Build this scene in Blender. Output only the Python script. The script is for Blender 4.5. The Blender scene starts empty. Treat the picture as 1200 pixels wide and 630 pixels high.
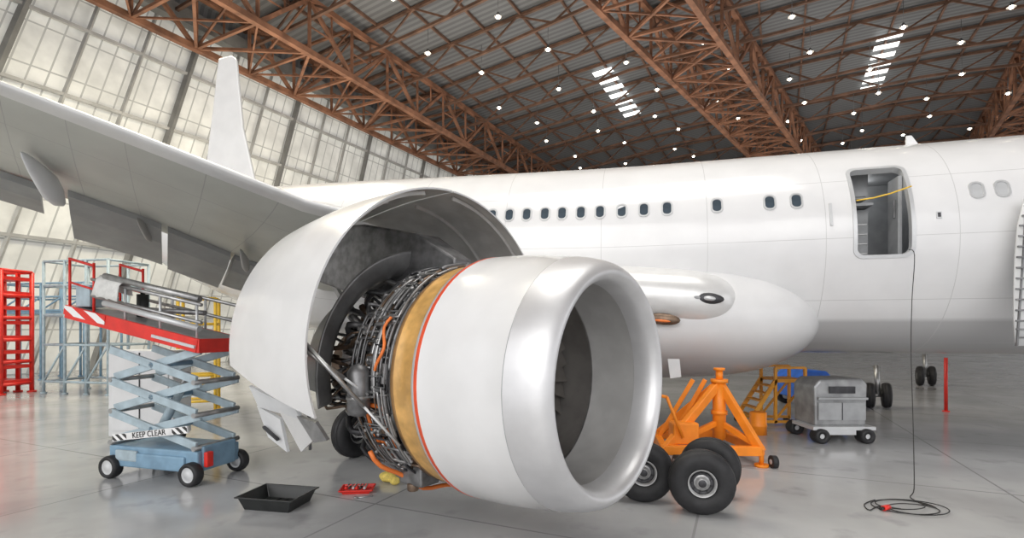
import bpy, bmesh, math, random
from mathutils import Vector, Matrix
random.seed(7)
sc = bpy.context.scene
V = Vector
pi = math.pi

# ------------------------------------------------------------------ materials
def M(name, col, rough=.5, metal=0., var=.08, scale=4., bump=0., emit=0., coat=0., ecol=None):
    m = bpy.data.materials.new(name); m.use_nodes = True
    nt = m.node_tree; b = nt.nodes['Principled BSDF']
    tc = nt.nodes.new('ShaderNodeTexCoord'); nz = nt.nodes.new('ShaderNodeTexNoise')
    nz.inputs['Scale'].default_value = scale; nz.inputs['Detail'].default_value = 4
    nt.links.new(tc.outputs['Object'], nz.inputs['Vector'])
    cr = nt.nodes.new('ShaderNodeValToRGB')
    cr.color_ramp.elements[0].position = .35; cr.color_ramp.elements[1].position = .65
    cr.color_ramp.elements[0].color = [max(0, c*(1-var)) for c in col]+[1]
    cr.color_ramp.elements[1].color = [min(1, c*(1+var)) for c in col]+[1]
    nt.links.new(nz.outputs['Fac'], cr.inputs['Fac'])
    nt.links.new(cr.outputs['Color'], b.inputs['Base Color'])
    b.inputs['Roughness'].default_value = rough; b.inputs['Metallic'].default_value = metal
    b.inputs['Coat Weight'].default_value = coat
    if bump:
        bp = nt.nodes.new('ShaderNodeBump'); bp.inputs['Strength'].default_value = bump
        bp.inputs['Distance'].default_value = .02
        nt.links.new(nz.outputs['Fac'], bp.inputs['Height']); nt.links.new(bp.outputs['Normal'], b.inputs['Normal'])
    if emit:
        b.inputs['Emission Color'].default_value = list(ecol or col)+[1]
        b.inputs['Emission Strength'].default_value = emit
    return m

def brick_mat(name, col, mortar, w, h, ms, rough, coords='UV', off=.5, rot=0, metal=0, belly=None, emit=0, var=.04, coat=0, nscale=1.2, soft=.04):
    m = M(name, col, rough, metal, var, nscale, coat=coat)
    nt = m.node_tree; b = nt.nodes['Principled BSDF']
    tc = nt.nodes.new('ShaderNodeTexCoord'); mp = nt.nodes.new('ShaderNodeMapping')
    mp.inputs['Rotation'].default_value = (0, 0, rot)
    br = nt.nodes.new('ShaderNodeTexBrick')
    nt.links.new(tc.outputs[coords], mp.inputs['Vector']); nt.links.new(mp.outputs['Vector'], br.inputs['Vector'])
    br.offset = off; br.inputs['Scale'].default_value = 1
    br.inputs['Brick Width'].default_value = w; br.inputs['Row Height'].default_value = h
    br.inputs['Mortar Size'].default_value = ms; br.inputs['Mortar Smooth'].default_value = .1
    cr = [n for n in nt.nodes if n.type == 'VALTORGB'][0]
    mx = nt.nodes.new('ShaderNodeMix'); mx.data_type = 'RGBA'
    src = cr.outputs['Color']
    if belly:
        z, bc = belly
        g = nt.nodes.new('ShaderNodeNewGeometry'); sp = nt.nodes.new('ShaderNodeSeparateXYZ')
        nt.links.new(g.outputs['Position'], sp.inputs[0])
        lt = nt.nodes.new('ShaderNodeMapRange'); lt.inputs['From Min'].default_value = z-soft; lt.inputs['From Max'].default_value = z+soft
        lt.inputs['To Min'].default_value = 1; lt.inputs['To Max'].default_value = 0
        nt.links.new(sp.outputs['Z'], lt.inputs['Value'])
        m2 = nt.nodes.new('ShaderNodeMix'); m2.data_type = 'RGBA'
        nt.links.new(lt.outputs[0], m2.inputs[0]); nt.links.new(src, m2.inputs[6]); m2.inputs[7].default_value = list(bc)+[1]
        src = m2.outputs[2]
    nt.links.new(br.outputs['Fac'], mx.inputs[0]); nt.links.new(src, mx.inputs[6]); mx.inputs[7].default_value = list(mortar)+[1]
    nt.links.new(mx.outputs[2], b.inputs['Base Color'])
    if emit:
        nt.links.new(mx.outputs[2], b.inputs['Emission Color']); b.inputs['Emission Strength'].default_value = emit
    return m

def stripe_mat(name, c1, c2, scale, direction='DIAGONAL', coords='Object', rough=.5):
    m = M(name, c1, rough); nt = m.node_tree; b = nt.nodes['Principled BSDF']
    tc = nt.nodes.new('ShaderNodeTexCoord'); w = nt.nodes.new('ShaderNodeTexWave')
    w.bands_direction = direction; w.inputs['Scale'].default_value = scale
    nt.links.new(tc.outputs[coords], w.inputs['Vector'])
    cr = nt.nodes.new('ShaderNodeValToRGB'); cr.color_ramp.interpolation = 'CONSTANT'
    cr.color_ramp.elements[0].color = list(c1)+[1]; cr.color_ramp.elements[1].color = list(c2)+[1]
    cr.color_ramp.elements[1].position = .5
    nt.links.new(w.outputs['Fac'], cr.inputs['Fac']); nt.links.new(cr.outputs['Color'], b.inputs['Base Color'])
    return m

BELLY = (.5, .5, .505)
WHITE = M('white_paint', (.77, .77, .77), .22, 0, .03, 2, coat=.3)
WHITE2 = M('satin_white_paint', (.66, .67, .68), .4, 0, .05, 2)
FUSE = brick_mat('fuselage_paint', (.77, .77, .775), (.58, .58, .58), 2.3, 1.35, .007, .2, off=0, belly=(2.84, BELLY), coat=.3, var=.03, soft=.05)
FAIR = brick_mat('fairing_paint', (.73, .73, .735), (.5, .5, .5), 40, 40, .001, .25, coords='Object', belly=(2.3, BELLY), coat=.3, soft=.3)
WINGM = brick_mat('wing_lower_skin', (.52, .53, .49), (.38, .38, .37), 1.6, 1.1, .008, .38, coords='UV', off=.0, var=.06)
LEM = M('leading_edge_metal', (.74, .74, .735), .3, .25, .03)
FLAP = M('flap_grey', (.3, .305, .3), .5, 0, .1, 2)
LIP = M('brushed_aluminium', (.72, .72, .73), .4, .55, .05, 3)
LINER = M('inlet_liner', (.5, .495, .485), .48, .15, .08, 3)
LINER2 = M('inlet_liner_dark', (.3, .285, .27), .5, .2, .15, 3)
DARK = M('dark_metal', (.06, .06, .065), .45, .6, .3, 6)
BLADE = M('fan_blade_metal', (.26, .24, .22), .4, .4, .1)
STEEL = M('steel', (.42, .42, .42), .38, .8, .2, 6)
STEELD = M('dull_steel', (.22, .22, .225), .45, .7, .3, 6)
BROWNM = M('heat_stained_metal', (.2, .14, .1), .45, .7, .3, 6)
AMBER = M('amber_composite', (.66, .38, .12), .32, .1, .2, 5, coat=.3)
AMBER2 = M('amber_edge', (.36, .2, .08), .4, .3, .2, 5)
REDL = M('red_line', (.75, .09, .03), .4)
RED = M('red_paint', (.72, .03, .02), .4, 0, .1)
ORANGE = M('orange_paint', (.93, .27, .015), .4, 0, .08)
ORANGER = M('orange_hose', (.8, .2, .04), .5)
YEL = M('yellow_paint', (.85, .55, .06), .45, 0, .1)
BLUEG = M('blue_grey_paint', (.38, .47, .52), .45, 0, .15)
BLUE = M('blue_paint', (.2, .33, .45), .45, 0, .12)
BLUEB = M('bright_blue_cover', (.03, .15, .65), .45, 0, .15)
RUB = M('tyre_rubber', (.02, .02, .022), .6, 0, .25, 8)
HUB = M('wheel_hub_metal', (.42, .42, .42), .4, .6, .1)
BLACKP = M('black_plastic', (.02, .022, .022), .35, 0, .2)
GLASS = M('cabin_window_glass', (.06, .08, .1), .1, 0, .1)
BLIND = M('window_blind', (.5, .51, .52), .3, 0, .05)
GREY = M('grey_paint', (.35, .36, .37), .5, 0, .1)
INNER = M('cowl_inner_skin', (.5, .5, .49), .42, .2, .12, 3)
DUCT = M('duct_wall_metal', (.27, .27, .27), .35, .5, .25, 3)
CAB = M('cabin_interior_grey', (.34, .35, .36), .5, 0, .08)
CABD = M('cabin_interior_dark', (.1, .1, .11), .5, 0, .1)
TRUSS = M('rusty_brown_steel', (.25, .115, .064), .65, .05, .35, 1)
RIB = M('roof_rib_steel', (.17, .092, .06), .6, .05, .3, 1)
BULB = M('lamp_bulb', (1, .93, .8), .5, 0, 0, emit=22, ecol=(1, .88, .7))
SKY = M('skylight_pane', (.9, .92, .9), .5, 0, .02, emit=1.6)
FRAMEG = M('window_frame', (.6, .61, .62), .35, .3, .03)
PANM = M('wall_column', (.22, .22, .21), .6, 0, .15, 1)
PANL = M('wall_mullion', (.42, .42, .405), .6, 0, .15, 1)
TRUE_B = M('black_cable', (.015, .015, .015), .5)
HAZ = stripe_mat('hazard_stripes', (.72, .03, .02), (.85, .85, .85), 2.2)
DECAL = stripe_mat('decal_stripes', (.03, .03, .03), (.85, .85, .85), 5)

# ------------------------------------------------------------------ mesh builder
class MB:
    def __init__(s): s.v = []; s.f = []; s.m = []; s.s = []; s.uv = {}
    def add(s, vs, fs, mat=0, smooth=False):
        o = len(s.v); s.v += [V(p) for p in vs]
        for i, f in enumerate(fs):
            s.f.append([o+k for k in f]); s.m.append(mat if isinstance(mat, int) else mat[i]); s.s.append(smooth)
        return s
    def box(s, c, size, R=None, mat=0):
        c = V(c); R = R or Matrix.Identity(3); vs = []
        for x in (-.5, .5):
            for y in (-.5, .5):
                for z in (-.5, .5):
                    vs.append(c + R @ V((x*size[0], y*size[1], z*size[2])))
        return s.add(vs, [(0, 1, 3, 2), (4, 6, 7, 5), (0, 4, 5, 1), (2, 3, 7, 6), (0, 2, 6, 4), (1, 5, 7, 3)], mat)
    def beam(s, p, q, w, h=None, mat=0):
        p = V(p); q = V(q); d = q-p; L = d.length; d.normalize()
        up = V((0, 0, 1)) if abs(d.z) < .95 else V((0, 1, 0))
        a = d.cross(up).normalized(); b = a.cross(d).normalized()
        R = Matrix((d, a, b)).transposed()
        return s.box((p+q)/2, (L, w, h or w), R, mat)
    def lathe(s, O, A, U, W, prof, n=32, a0=0, a1=360, mat=0, smooth=True, closed=False, caps=False):
        O = V(O); A = V(A); U = V(U); W = V(W)
        full = abs(a1-a0) >= 359.9; cols = n if full else n+1
        vs = []
        for i in range(cols):
            a = math.radians(a0+(a1-a0)*i/n); d = U*math.cos(a)+W*math.sin(a)
            for (x, r) in prof: vs.append(O+A*x+d*r)
        k = len(prof); fs = []; ms = []
        segs = k if closed else k-1
        for i in range(n):
            i2 = (i+1) % cols
            for j in range(segs):
                j2 = (j+1) % k
                fs.append((i*k+j, i*k+j2, i2*k+j2, i2*k+j)); ms.append(mat if isinstance(mat, int) else mat[j])
        if caps and not full:
            fs.append(tuple(range(k))); ms.append(ms[0])
            fs.append(tuple((cols-1)*k+j for j in reversed(range(k)))); ms.append(ms[0])
        return s.add(vs, fs, ms, smooth)
    def cyl(s, p, q, r, r2=None, n=12, mat=0, smooth=True):
        p = V(p); q = V(q); d = (q-p); L = d.length; d.normalize(); r2 = r if r2 is None else r2
        up = V((0, 0, 1)) if abs(d.z) < .95 else V((1, 0, 0))
        a = d.cross(up).normalized(); b = d.cross(a)
        s.lathe(p, d, a, b, [(0, r), (L, r2)], n, mat=mat, smooth=smooth)
        s.lathe(p, d, a, b, [(0, 0.0005), (0, r)], n, mat=mat, smooth=False)
        s.lathe(p, d, a, b, [(L, r2), (L, 0.0005)], n, mat=mat, smooth=False)
        return s
    def pipe(s, pts, r, n=8, mat=0):
        pts = [V(p) for p in pts]; vs = []; fs = []; prev = None
        for i, p in enumerate(pts):
            t = (pts[min(i+1, len(pts)-1)]-pts[max(i-1, 0)]).normalized()
            if prev is None:
                up = V((0, 0, 1)) if abs(t.z) < .9 else V((1, 0, 0)); a = t.cross(up).normalized()
            else:
                a = (prev-t*prev.dot(t)).normalized()
            prev = a; b = t.cross(a)
            for k in range(n):
                g = 2*pi*k/n; vs.append(p+(a*math.cos(g)+b*math.sin(g))*r)
        for i in range(len(pts)-1):
            for k in range(n):
                k2 = (k+1) % n; fs.append((i*n+k, i*n+k2, (i+1)*n+k2, (i+1)*n+k))
        fs.append(tuple(range(n))); fs.append(tuple(len(vs)-n+k for k in reversed(range(n))))
        return s.add(vs, fs, mat, True)
    def ell(s, c, A, U, W, ra, ru, rw, n=24, m=12, mat=0, pw=2):
        c = V(c); A = V(A); U = V(U)*ru; W = V(W)*rw
        pr = []
        for j in range(m+1):
            x = -math.cos(pi*j/m); pr.append((x*ra, max(.001, (1-abs(x)**pw)**(1/2))))
        return s.lathe(c, A, U, W, pr, n, mat=mat)

WL = {}
def mk(mb, name, mats, parent=None, bevel=0, label=None, cat=None, group=None, kind=None, recalc=True):
    lo = V([min(p[i] for p in mb.v) for i in range(3)]); hi = V([max(p[i] for p in mb.v) for i in range(3)])
    c = (lo+hi)/2
    if parent is None: c.z = lo.z
    me = bpy.data.meshes.new(name); me.from_pydata([p-c for p in mb.v], [], mb.f)
    mats = mats if isinstance(mats, (list, tuple)) else [mats]
    for m in mats: me.materials.append(m)
    me.polygons.foreach_set('material_index', [min(i, len(mats)-1) for i in mb.m])
    me.polygons.foreach_set('use_smooth', mb.s)
    if mb.uv:
        ul = me.uv_layers.new(name='UVMap')
        for lp in me.loops: ul.data[lp.index].uv = mb.uv[lp.vertex_index]
    me.update()
    if recalc:
        bm = bmesh.new(); bm.from_mesh(me)
        bmesh.ops.remove_doubles(bm, verts=bm.verts, dist=.0001) if not mb.uv else None
        bmesh.ops.recalc_face_normals(bm, faces=bm.faces); bm.to_mesh(me); bm.free()
    o = bpy.data.objects.new(name, me); sc.collection.objects.link(o); o.location = c
    WL[o.name] = c.copy()
    if parent is not None:
        o.parent = parent; o.matrix_parent_inverse = Matrix.Translation(-WL[parent.name])
    if bevel:
        bv = o.modifiers.new('bevel', 'BEVEL'); bv.width = bevel; bv.segments = 2; bv.limit_method = 'ANGLE'
    if label: o['label'] = label
    if cat: o['category'] = cat
    if group: o['group'] = group
    if kind: o['kind'] = kind
    return o
def top(name, loc, label, cat, group=None):
    e = bpy.data.objects.new(name, None); sc.collection.objects.link(e); e.location = loc; e.empty_display_size = .3
    WL[e.name] = V(loc); e['label'] = label; e['category'] = cat
    if group: e['group'] = group
    return e
X, Y, Z = V((1, 0, 0)), V((0, 1, 0)), V((0, 0, 1))

# ------------------------------------------------------------------ camera
cam = bpy.data.objects.new('camera', bpy.data.cameras.new('camera')); sc.collection.objects.link(cam)
cam.location = (0, 0, 2.65); cam.rotation_euler = (pi/2, 0, 0)
cam.data.lens = 18; cam.data.sensor_width = 36; cam.data.shift_y = 70/1200; cam.data.clip_end = 400
sc.camera = cam

# ------------------------------------------------------------------ hangar shell
e1 = V((.525, 1, 0)).normalized(); e2 = V((e1.y, -e1.x, 0)); W0 = V((-30.5, 25, 0))
def RW(s, t, z): return W0+e2*s+e1*t+V((0, 0, z))
T0, T1, SM = -32, 112, 96
H = 25.3; KL = .28
def zr(s): return 27.0+3.2*math.sin(pi*max(0, min(SM, s))/SM)

FLOORM = brick_mat('polished_concrete', (.46, .465, .472), (.30, .30, .305), 4.5, 4.5, .018, .2, coords='Object', off=0, rot=.42, var=.13, nscale=.5)
nt = FLOORM.node_tree; b = nt.nodes['Principled BSDF']
nz = nt.nodes.new('ShaderNodeTexNoise'); nz.inputs['Scale'].default_value = .4; nz.inputs['Detail'].default_value = 4
tc = nt.nodes.new('ShaderNodeTexCoord'); nt.links.new(tc.outputs['Object'], nz.inputs['Vector'])
mr = nt.nodes.new('ShaderNodeMapRange'); mr.inputs['To Min'].default_value = .05; mr.inputs['To Max'].default_value = .24
nt.links.new(nz.outputs['Fac'], mr.inputs['Value']); nt.links.new(mr.outputs['Result'], b.inputs['Roughness'])
nz2 = nt.nodes.new('ShaderNodeTexNoise'); nz2.inputs['Scale'].default_value = 1.6; nz2.inputs['Detail'].default_value = 8
nt.links.new(tc.outputs['Object'], nz2.inputs['Vector'])
rp = nt.nodes.new('ShaderNodeMapRange'); rp.inputs['From Min'].default_value = .58; rp.inputs['From Max'].default_value = .72; rp.inputs['To Max'].default_value = .4
nt.links.new(nz2.outputs['Fac'], rp.inputs['Value'])
mx = nt.nodes.new('ShaderNodeMix'); mx.data_type = 'RGBA'; src = b.inputs['Base Color'].links[0].from_socket
nt.links.new(rp.outputs[0], mx.inputs[0]); nt.links.new(src, mx.inputs[6]); mx.inputs[7].default_value = (.22, .22, .23, 1)
nt.links.new(mx.outputs[2], b.inputs['Base Color'])
mb = MB(); mb.add([(-70, -25, 0), (130, -25, 0), (130, 140, 0), (-70, 140, 0)], [(0, 1, 2, 3)])
mk(mb, 'floor', FLOORM, kind='structure', recalc=False)

WALLM = brick_mat('translucent_door_sheet', (.62, .62, .585), (.38, .38, .36), .9, 2.6, .05, .6, off=0, emit=.27, var=.13, nscale=.6)  # daylight through the sheets is put in as a faint emission
WALLB = M('painted_end_wall', (.45, .46, .46), .6, 0, .05, .5)
HW = H+2
mb = MB(); mb.add([RW(-.6, T0-8, 0), RW(-.6, T1, 0), RW(-.6, T1+KL*HW, HW), RW(-.6, T0-8+KL*HW, HW)], [(0, 1, 2, 3)])
mb.uv = {0: (0, 0), 1: (T1-T0+8, 0), 2: (T1-T0+8, HW), 3: (0, HW)}
mk(mb, 'wall_left', WALLM, kind='structure', recalc=False)
mb = MB(); mb.add([RW(-.6, T1, 0), RW(SM, T1, 0), RW(SM, T1, H+6), RW(-.6, T1, H+6)], [(0, 1, 2, 3)])
mk(mb, 'wall_back', WALLB, kind='structure', recalc=False)
tn = 1
for i in range(46):
    t = -38+i*3.1
    mb = MB(); w = .3 if i % 3 == 0 else .14
    mb.beam(RW(-.3, t, 0), RW(-.3, t+KL*(H+.8), H+.8), .35 if i % 3 == 0 else .2, w)
    mk(mb, 'trim_%d' % tn, PANM if i % 3 == 0 else PANL, kind='structure'); tn += 1
for z in (3.5, 8, 12.5, 17, 21.5):
    mb = MB(); mb.beam(RW(-.3, T0, z), RW(-.3, T1, z), .2, .2)
    mk(mb, 'trim_%d' % tn, PANL, kind='structure'); tn += 1
mb = MB(); mb.beam(RW(.2, T0, H), RW(.2, T1, H), .8, 1.1)
mk(mb, 'trim_%d' % tn, PANM, kind='structure'); tn += 1

ROOFM = stripe_mat('corrugated_roof', (.14, .142, .145), (.2, .202, .205), .55, 'X', coords='UV', rough=.6)
mb = MB(); ns = 42
vs = []; fs = []; uv = {}
for j in range(ns+1):
    s = SM*j/ns
    uv[len(vs)] = (0, s); uv[len(vs)+1] = (T1-T0, s)
    vs += [RW(s, T0, zr(s)), RW(s, T1, zr(s))]
for j in range(ns): fs.append((2*j, 2*j+1, 2*j+3, 2*j+2))
k = len(vs); uv[k] = (0, -1); uv[k+1] = (T1-T0, -1)
vs += [RW(-.6, T0, H), RW(-.6, T1, H)]; k = len(vs); fs.append((k-2, k-1, 1, 0))
mb.add(vs, fs); mb.uv = uv
mk(mb, 'ceiling', ROOFM, kind='structure', recalc=False)

def truss(s0, s1, zb, zt, step=4.2, sk=0, t0=25):
    mb = MB()
    def q(s, t, z): return RW(s+sk*(t-t0), t, z)
    for s in (s0, s1):
        for z in (zb, zt): mb.beam(q(s, T0, z), q(s, T1, z), .42)
    n = int((T1-T0)/step)
    for i in range(n):
        a = T0+i*step; c = a+step; h = a+step/2
        for s in (s0, s1):
            mb.beam(q(s, a, zb), q(s, a, zt), .2)
            mb.beam(q(s, a, zb if i % 2 else zt), q(s, c, zt if i % 2 else zb), .26)
            mb.beam(q(s, h, (zb+zt)/2), q(s, h, zt), .12); mb.beam(q(s, h, (zb+zt)/2), q(s, a, (zb+zt)/2), .1)
        mb.beam(q(s0, a, zb), q(s1, a, zb), .2); mb.beam(q(s0, a, zt), q(s1, a, zt), .2)
        mb.beam(q(s0 if i % 2 else s1, a, zb), q(s1 if i % 2 else s0, c, zb), .2)
        mb.beam(q(s1 if i % 2 else s0, a, zb), q(s0 if i % 2 else s1, c, zb), .12)
        mb.beam(q(s0, a, zb), q(s1, a, zt), .14); mb.beam(q(s1, a, zb), q(s0, a, zt), .14)
    return mk(mb, 'roof_truss', TRUSS, label='deep brown riveted steel lattice truss carrying the hangar roof', cat='roof truss', group='hangar roof trusses')
truss(1.2, 8.0, 22.9, 26.8); truss(27.0, 32.5, 25.0, 29.0, sk=.2); truss(55, 60, 25.5, 29.6, sk=.12)
for i in range(24):
    t = -26+i*5.6; mb = MB(); prev = None; n = 30
    for j in range(n+1):
        s = SM*j/n; a = RW(s, t, zr(s)-.25); c = RW(s, t, zr(s)-1.7-.5*abs(math.sin(pi*s/26)))
        if prev:
            mb.beam(prev[0], a, .24); mb.beam(prev[1], c, .22)
            mb.beam(prev[0] if j % 2 else prev[1], c if j % 2 else a, .13)
        prev = (a, c)
    mk(mb, 'roof_rib', RIB, label='arched brown steel lattice rib under the roof deck', cat='roof rib', group='hangar roof ribs')
for i in range(27):
    s = 2+i*3.5
    mb = MB(); mb.beam(RW(s, T0, zr(s)-.15), RW(s, T1, zr(s)-.15), .15, .24)
    mk(mb, 'roof_purlin', RIB, label='thin brown steel purlin running under the roof deck', cat='roof beam', group='hangar roof purlins')
wn = 1
for (s, t) in ((22.6, 42), (47.6, 50)):
    for k in range(7):
        q = [RW(s-1.0, t+k*1.9, zr(s-1.0)-.4), RW(s+1.0, t+k*1.9, zr(s+1.0)-.4), RW(s+1.0, t+k*1.9+1.0, zr(s+1.0)-.4), RW(s-1.0, t+k*1.9+1.0, zr(s-1.0)-.4)]
        mb = MB(); mb.add(q, [(0, 1, 2, 3)]); mk(mb, 'window_%d' % wn, SKY, kind='structure', recalc=False); wn += 1
lm = None
def lamp(p, drop):
    global lm
    if lm is None:
        a = MB(); a.ell((0, 0, 0), Z, X, Y, .14, .14, .14, 12, 8)
        a.lathe((0, 0, 0), Z, X, Y, [(0.0, .3), (.2, .14), (.36, .07), (.36, .001)], 12, mat=1); a.cyl((0, 0, .35), (0, 0, drop), .02, n=6, mat=1)
        o = mk(a, 'pendant_lamp', [BULB, STEELD], label='round glowing pendant lamp hung from the roof steel', cat='lamp', group='hangar ceiling lamps')
        lm = o; o.location = V(p)
        return
    o = lm.copy(); sc.collection.objects.link(o); o.location = V(p)
for i in range(10):
    for j in range(12):
        s = 13+i*6.6+(j % 2)*1.5; t = 14+j*6.0
        lamp(RW(s, t, zr(s)-2.6-random.random()), 2.6)

# ------------------------------------------------------------------ aircraft
air = top('airliner', (2, 13, 0), 'white twin-engine passenger jet with opened engine cowls under maintenance', 'airplane')
def Yc(x): return 15.1-.24*x-.0022*x*x
def Rf(x): return 2.5 if x > -4 else max(.25, 2.5-2.2*((-4-x)/11)**1.5)
def zc(x):
    R = Rf(x); return 4.55+(2.5-R)*.9+(.02*max(0, 3-x) if x > -14 else .3)
def sect(x, a):
    T = V((1, -.24-.0044*x, 0)).normalized(); N = V((T.y, -T.x, 0))
    R = Rf(x); a = math.radians(a)
    return V((x, Yc(x), zc(x)))+N*R*math.cos(a)+Z*R*math.sin(a), (N*math.cos(a)+Z*math.sin(a)), T
def stn(xs, a):
    x = xs
    for _ in range(12): x += xs-sect(x, a)[0].x
    return x
dA, dB = stn(7.2, 15), stn(8.17, 15); cA, cB = stn(10.02, 5), stn(11.5, 5)
CL = -22
xs = sorted(set([-15, -14.6]+[-14+i*.7 for i in range(52)]+[dA, dB, cA, cB]))
xs = [x for x in xs if not any(abs(x-h) < .2 and x != h for h in (dA, dB, cA, cB))]
aa = sorted(set([-180+i*6 for i in range(60)]+[-9, 38.3, 16.5, CL]))
aa = [a for a in aa if not any(abs(a-h) < 2 and a != h for h in (-9, 38.3, 16.5, CL))]
def inr(v, a, b): return a-1e-4 < v < b+1e-4
mb = MB(); vs = []; fs = []; uv = {}
ah = aa+[180]
for x in xs:
    for a in ah:
        uv[len(vs)] = (x+20.3, math.radians(a)*2.5+20.25); vs.append(sect(x, a)[0])
K = len(ah)
for i in range(len(xs)-1):
    xm = (xs[i]+xs[i+1])/2
    for j in range(K-1):
        am = (ah[j]+ah[j+1])/2
        if (inr(xm, dA, dB) and inr(am, -9, 38.3)) or (inr(xm, cA, cB) and inr(am, CL, 16.5)): continue
        fs.append((i*K+j, i*K+j+1, (i+1)*K+j+1, (i+1)*K+j))
fs.append(tuple(range(K-1))); fs.append(tuple((len(xs)-1)*K+j for j in range(K-1)))
mb.add(vs, fs, 0, True); mb.uv = uv
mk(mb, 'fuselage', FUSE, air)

def rrect(w, h, r, n=5):
    pts = []
    for (cx, cy, a0) in ((w-r, h-r, 0), (-w+r, h-r, 90), (-w+r, -h+r, 180), (w-r, -h+r, 270)):
        for k in range(n+1):
            a = math.radians(a0+90*k/n); pts.append((cx+r*math.cos(a), cy+r*math.sin(a)))
    return pts
def window(xs_, g=None):
    x = stn(xs_, 20); p, n, T = sect(x, 20.5); U = n.cross(T).normalized()
    if U.z < 0: U = -U
    def ring(w, h, r, off): return [p+T*a+U*b+n*off for a, b in rrect(w, h, r)]
    mb = MB(); A = ring(.135, .2, .12, -.01); B = ring(.13, .195, .115, .012); C = ring(.095, .155, .085, .012); D = ring(.09, .15, .08, -.004)
    k = len(A); fs = []
    for q in range(3):
        for i in range(k): fs.append((q*k+i, q*k+(i+1) % k, (q+1)*k+(i+1) % k, (q+1)*k+i))
    mb.add(A+B+C+D, fs, 0); mb.add(D, [tuple(range(k))], 1)
    mk(mb, 'cabin_window', [FRAMEG, g or GLASS], air, recalc=False)
for xw in (-1.8, -1.35, -.93, -.5, -.07, .36, .80, 1.21, 1.65, 2.09, 2.58, 3.07, 3.57, 4.61, 5.66, 6.17): window(xw)
for xw in (9.3, 9.7): window(xw, BLIND)

def rim(name, x0, x1, a0, a1, w, mat, r=.14):
    mb = MB(); xm = (x0+x1)/2; am = (a0+a1)/2; hx = (x1-x0)/2; ha = (a1-a0)/2
    R = 2.5
    def dens(g, off, rr):
        out = []; base = rrect(hx+g, math.radians(ha)*R+g, rr, 6)
        for i in range(len(base)):
            a = base[i]; c = base[(i+1) % len(base)]; L = math.dist(a, c); n = 14 if L > .3 else 1
            for k in range(n):
                px = a[0]+(c[0]-a[0])*k/n; py = a[1]+(c[1]-a[1])*k/n
                p, nn, T = sect(xm+px, am+math.degrees(py/R)); out.append(p+nn*off)
        return out
    A = dens(w, .002, r+w); B = dens(w, .02, r+w); C = dens(-.02, .02, r); D = dens(-.02, -.12, r)
    k = len(A); fs = []
    for q in range(3):
        for i in range(k): fs.append((q*k+i, q*k+(i+1) % k, (q+1)*k+(i+1) % k, (q+1)*k+i))
    mb.add(A+B+C+D, fs, 0)
    return mk(mb, name, mat, air, recalc=False)
rim('door_frame', dA, dB, -9, 38.3, .05, FRAMEG)
rim('door_frame', cA, cB, CL, 16.5, .05, WHITE2)

P, Nn, T = sect((dA+dB)/2, 10); Nh = V((Nn.x, Nn.y, 0)).normalized(); RC = Matrix((T, -Nh, Z)).transposed()
base = sect((dA+dB)/2, 0)[0]
def cabp(x, d, z): return base+T*x-Nh*d+V((0, 0, z-base.z))
mb = MB()
mb.box(cabp(0, 1.4, 4.08), (2.2, 2.3, .06), RC, 1)
mb.box(cabp(0, 1.75, 6.22), (2.2, 1.5, .05), RC)
mb.box(cabp(0, 2.5, 5.15), (2.2, .06, 2.15), RC)
pg = [(.1, 4.1), (.08, 4.9), (.22, 5.4), (.54, 6.0), (.85, 6.22), (2.5, 6.22), (2.5, 4.1)]
for x in (-1.05, 1.05):
    k = len(pg); mb.add([cabp(x, d, z) for d, z in pg]+[cabp(x+.04, d, z) for d, z in pg], [tuple(range(k)), tuple(reversed(range(k, 2*k)))]+[(i, i+k, (i+1) % k+k, (i+1) % k) for i in range(k)])
mk(mb, 'cabin_interior', [CAB, CABD], air)
mb = MB()
mb.box(cabp(-.25, 1.5, 4.75), (.72, .7, 1.2), RC); mb.box(cabp(-.25, 1.12, 5.42), (.74, .5, .06), RC, 1)
mb.box(cabp(-.25, 1.5, 5.9), (.72, .7, .6), RC)
for k in range(3): mb.box(cabp(-.48+.23*k, 1.13, 4.7), (.19, .02, 1.0), RC, 1)
for k in range(2): mb.box(cabp(-.42+.34*k, 1.13, 5.9), (.3, .02, .5), RC, 1)
for k in range(4): mb.box(cabp(-.25, 1.11, 4.35+.22*k), (.66, .015, .02), RC, 2)
mk(mb, 'galley_unit', [CAB, GREY, STEEL], air, label='grey galley cabinet inside the open cabin door')
mb = MB(); mb.pipe([cabp(-.5, -.01, 5.32), cabp(-.2, -.02, 5.35), cabp(.1, -.01, 5.42), cabp(.48, 0, 5.55)], .015)
mk(mb, 'barrier_strap', YEL, air, label='yellow safety strap across the open doorway')
mb = MB(); mb.box(cabp(.43, .62, 5.0), (.08, .5, 1.75), RC); mb.box(cabp(.37, .5, 5.2), (.03, .04, .4), RC, 1)
mk(mb, 'cabin_door', [GREY, STEELD], air, bevel=.02)
pl = bpy.data.lights.new('cabin_fill_light', 'POINT'); pl.energy = 7; pl.shadow_soft_size = .2  # fill lamp added to lift the dark cabin interior
po = bpy.data.objects.new('cabin_fill_light', pl); sc.collection.objects.link(po); po.location = cabp(.2, 1.9, 6.0)
bx = sect((cA+cB)/2, -5)[0]; _, N2, T2 = sect((cA+cB)/2, 0)
R2 = Matrix((T2, -N2, Z)).transposed()
mb = MB(); mb.box(bx-N2*1.2+Z*.1, (1.9, .08, 2.4), R2)
for k in range(6): mb.box(bx-N2*1.1+Z*(-.9+.4*k), (1.8, .12, .05), R2, 1)
mk(mb, 'hold_interior', [CABD, STEEL], air)
mb = MB(); pr = [(9.72, 9.72, 5.15), (9.58, 9.72, 4.6), (9.51, 9.7, 4.0), (9.47, 9.68, 3.4), (9.45, 9.66, 2.8), (9.45, 9.64, 2.33)]
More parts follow.
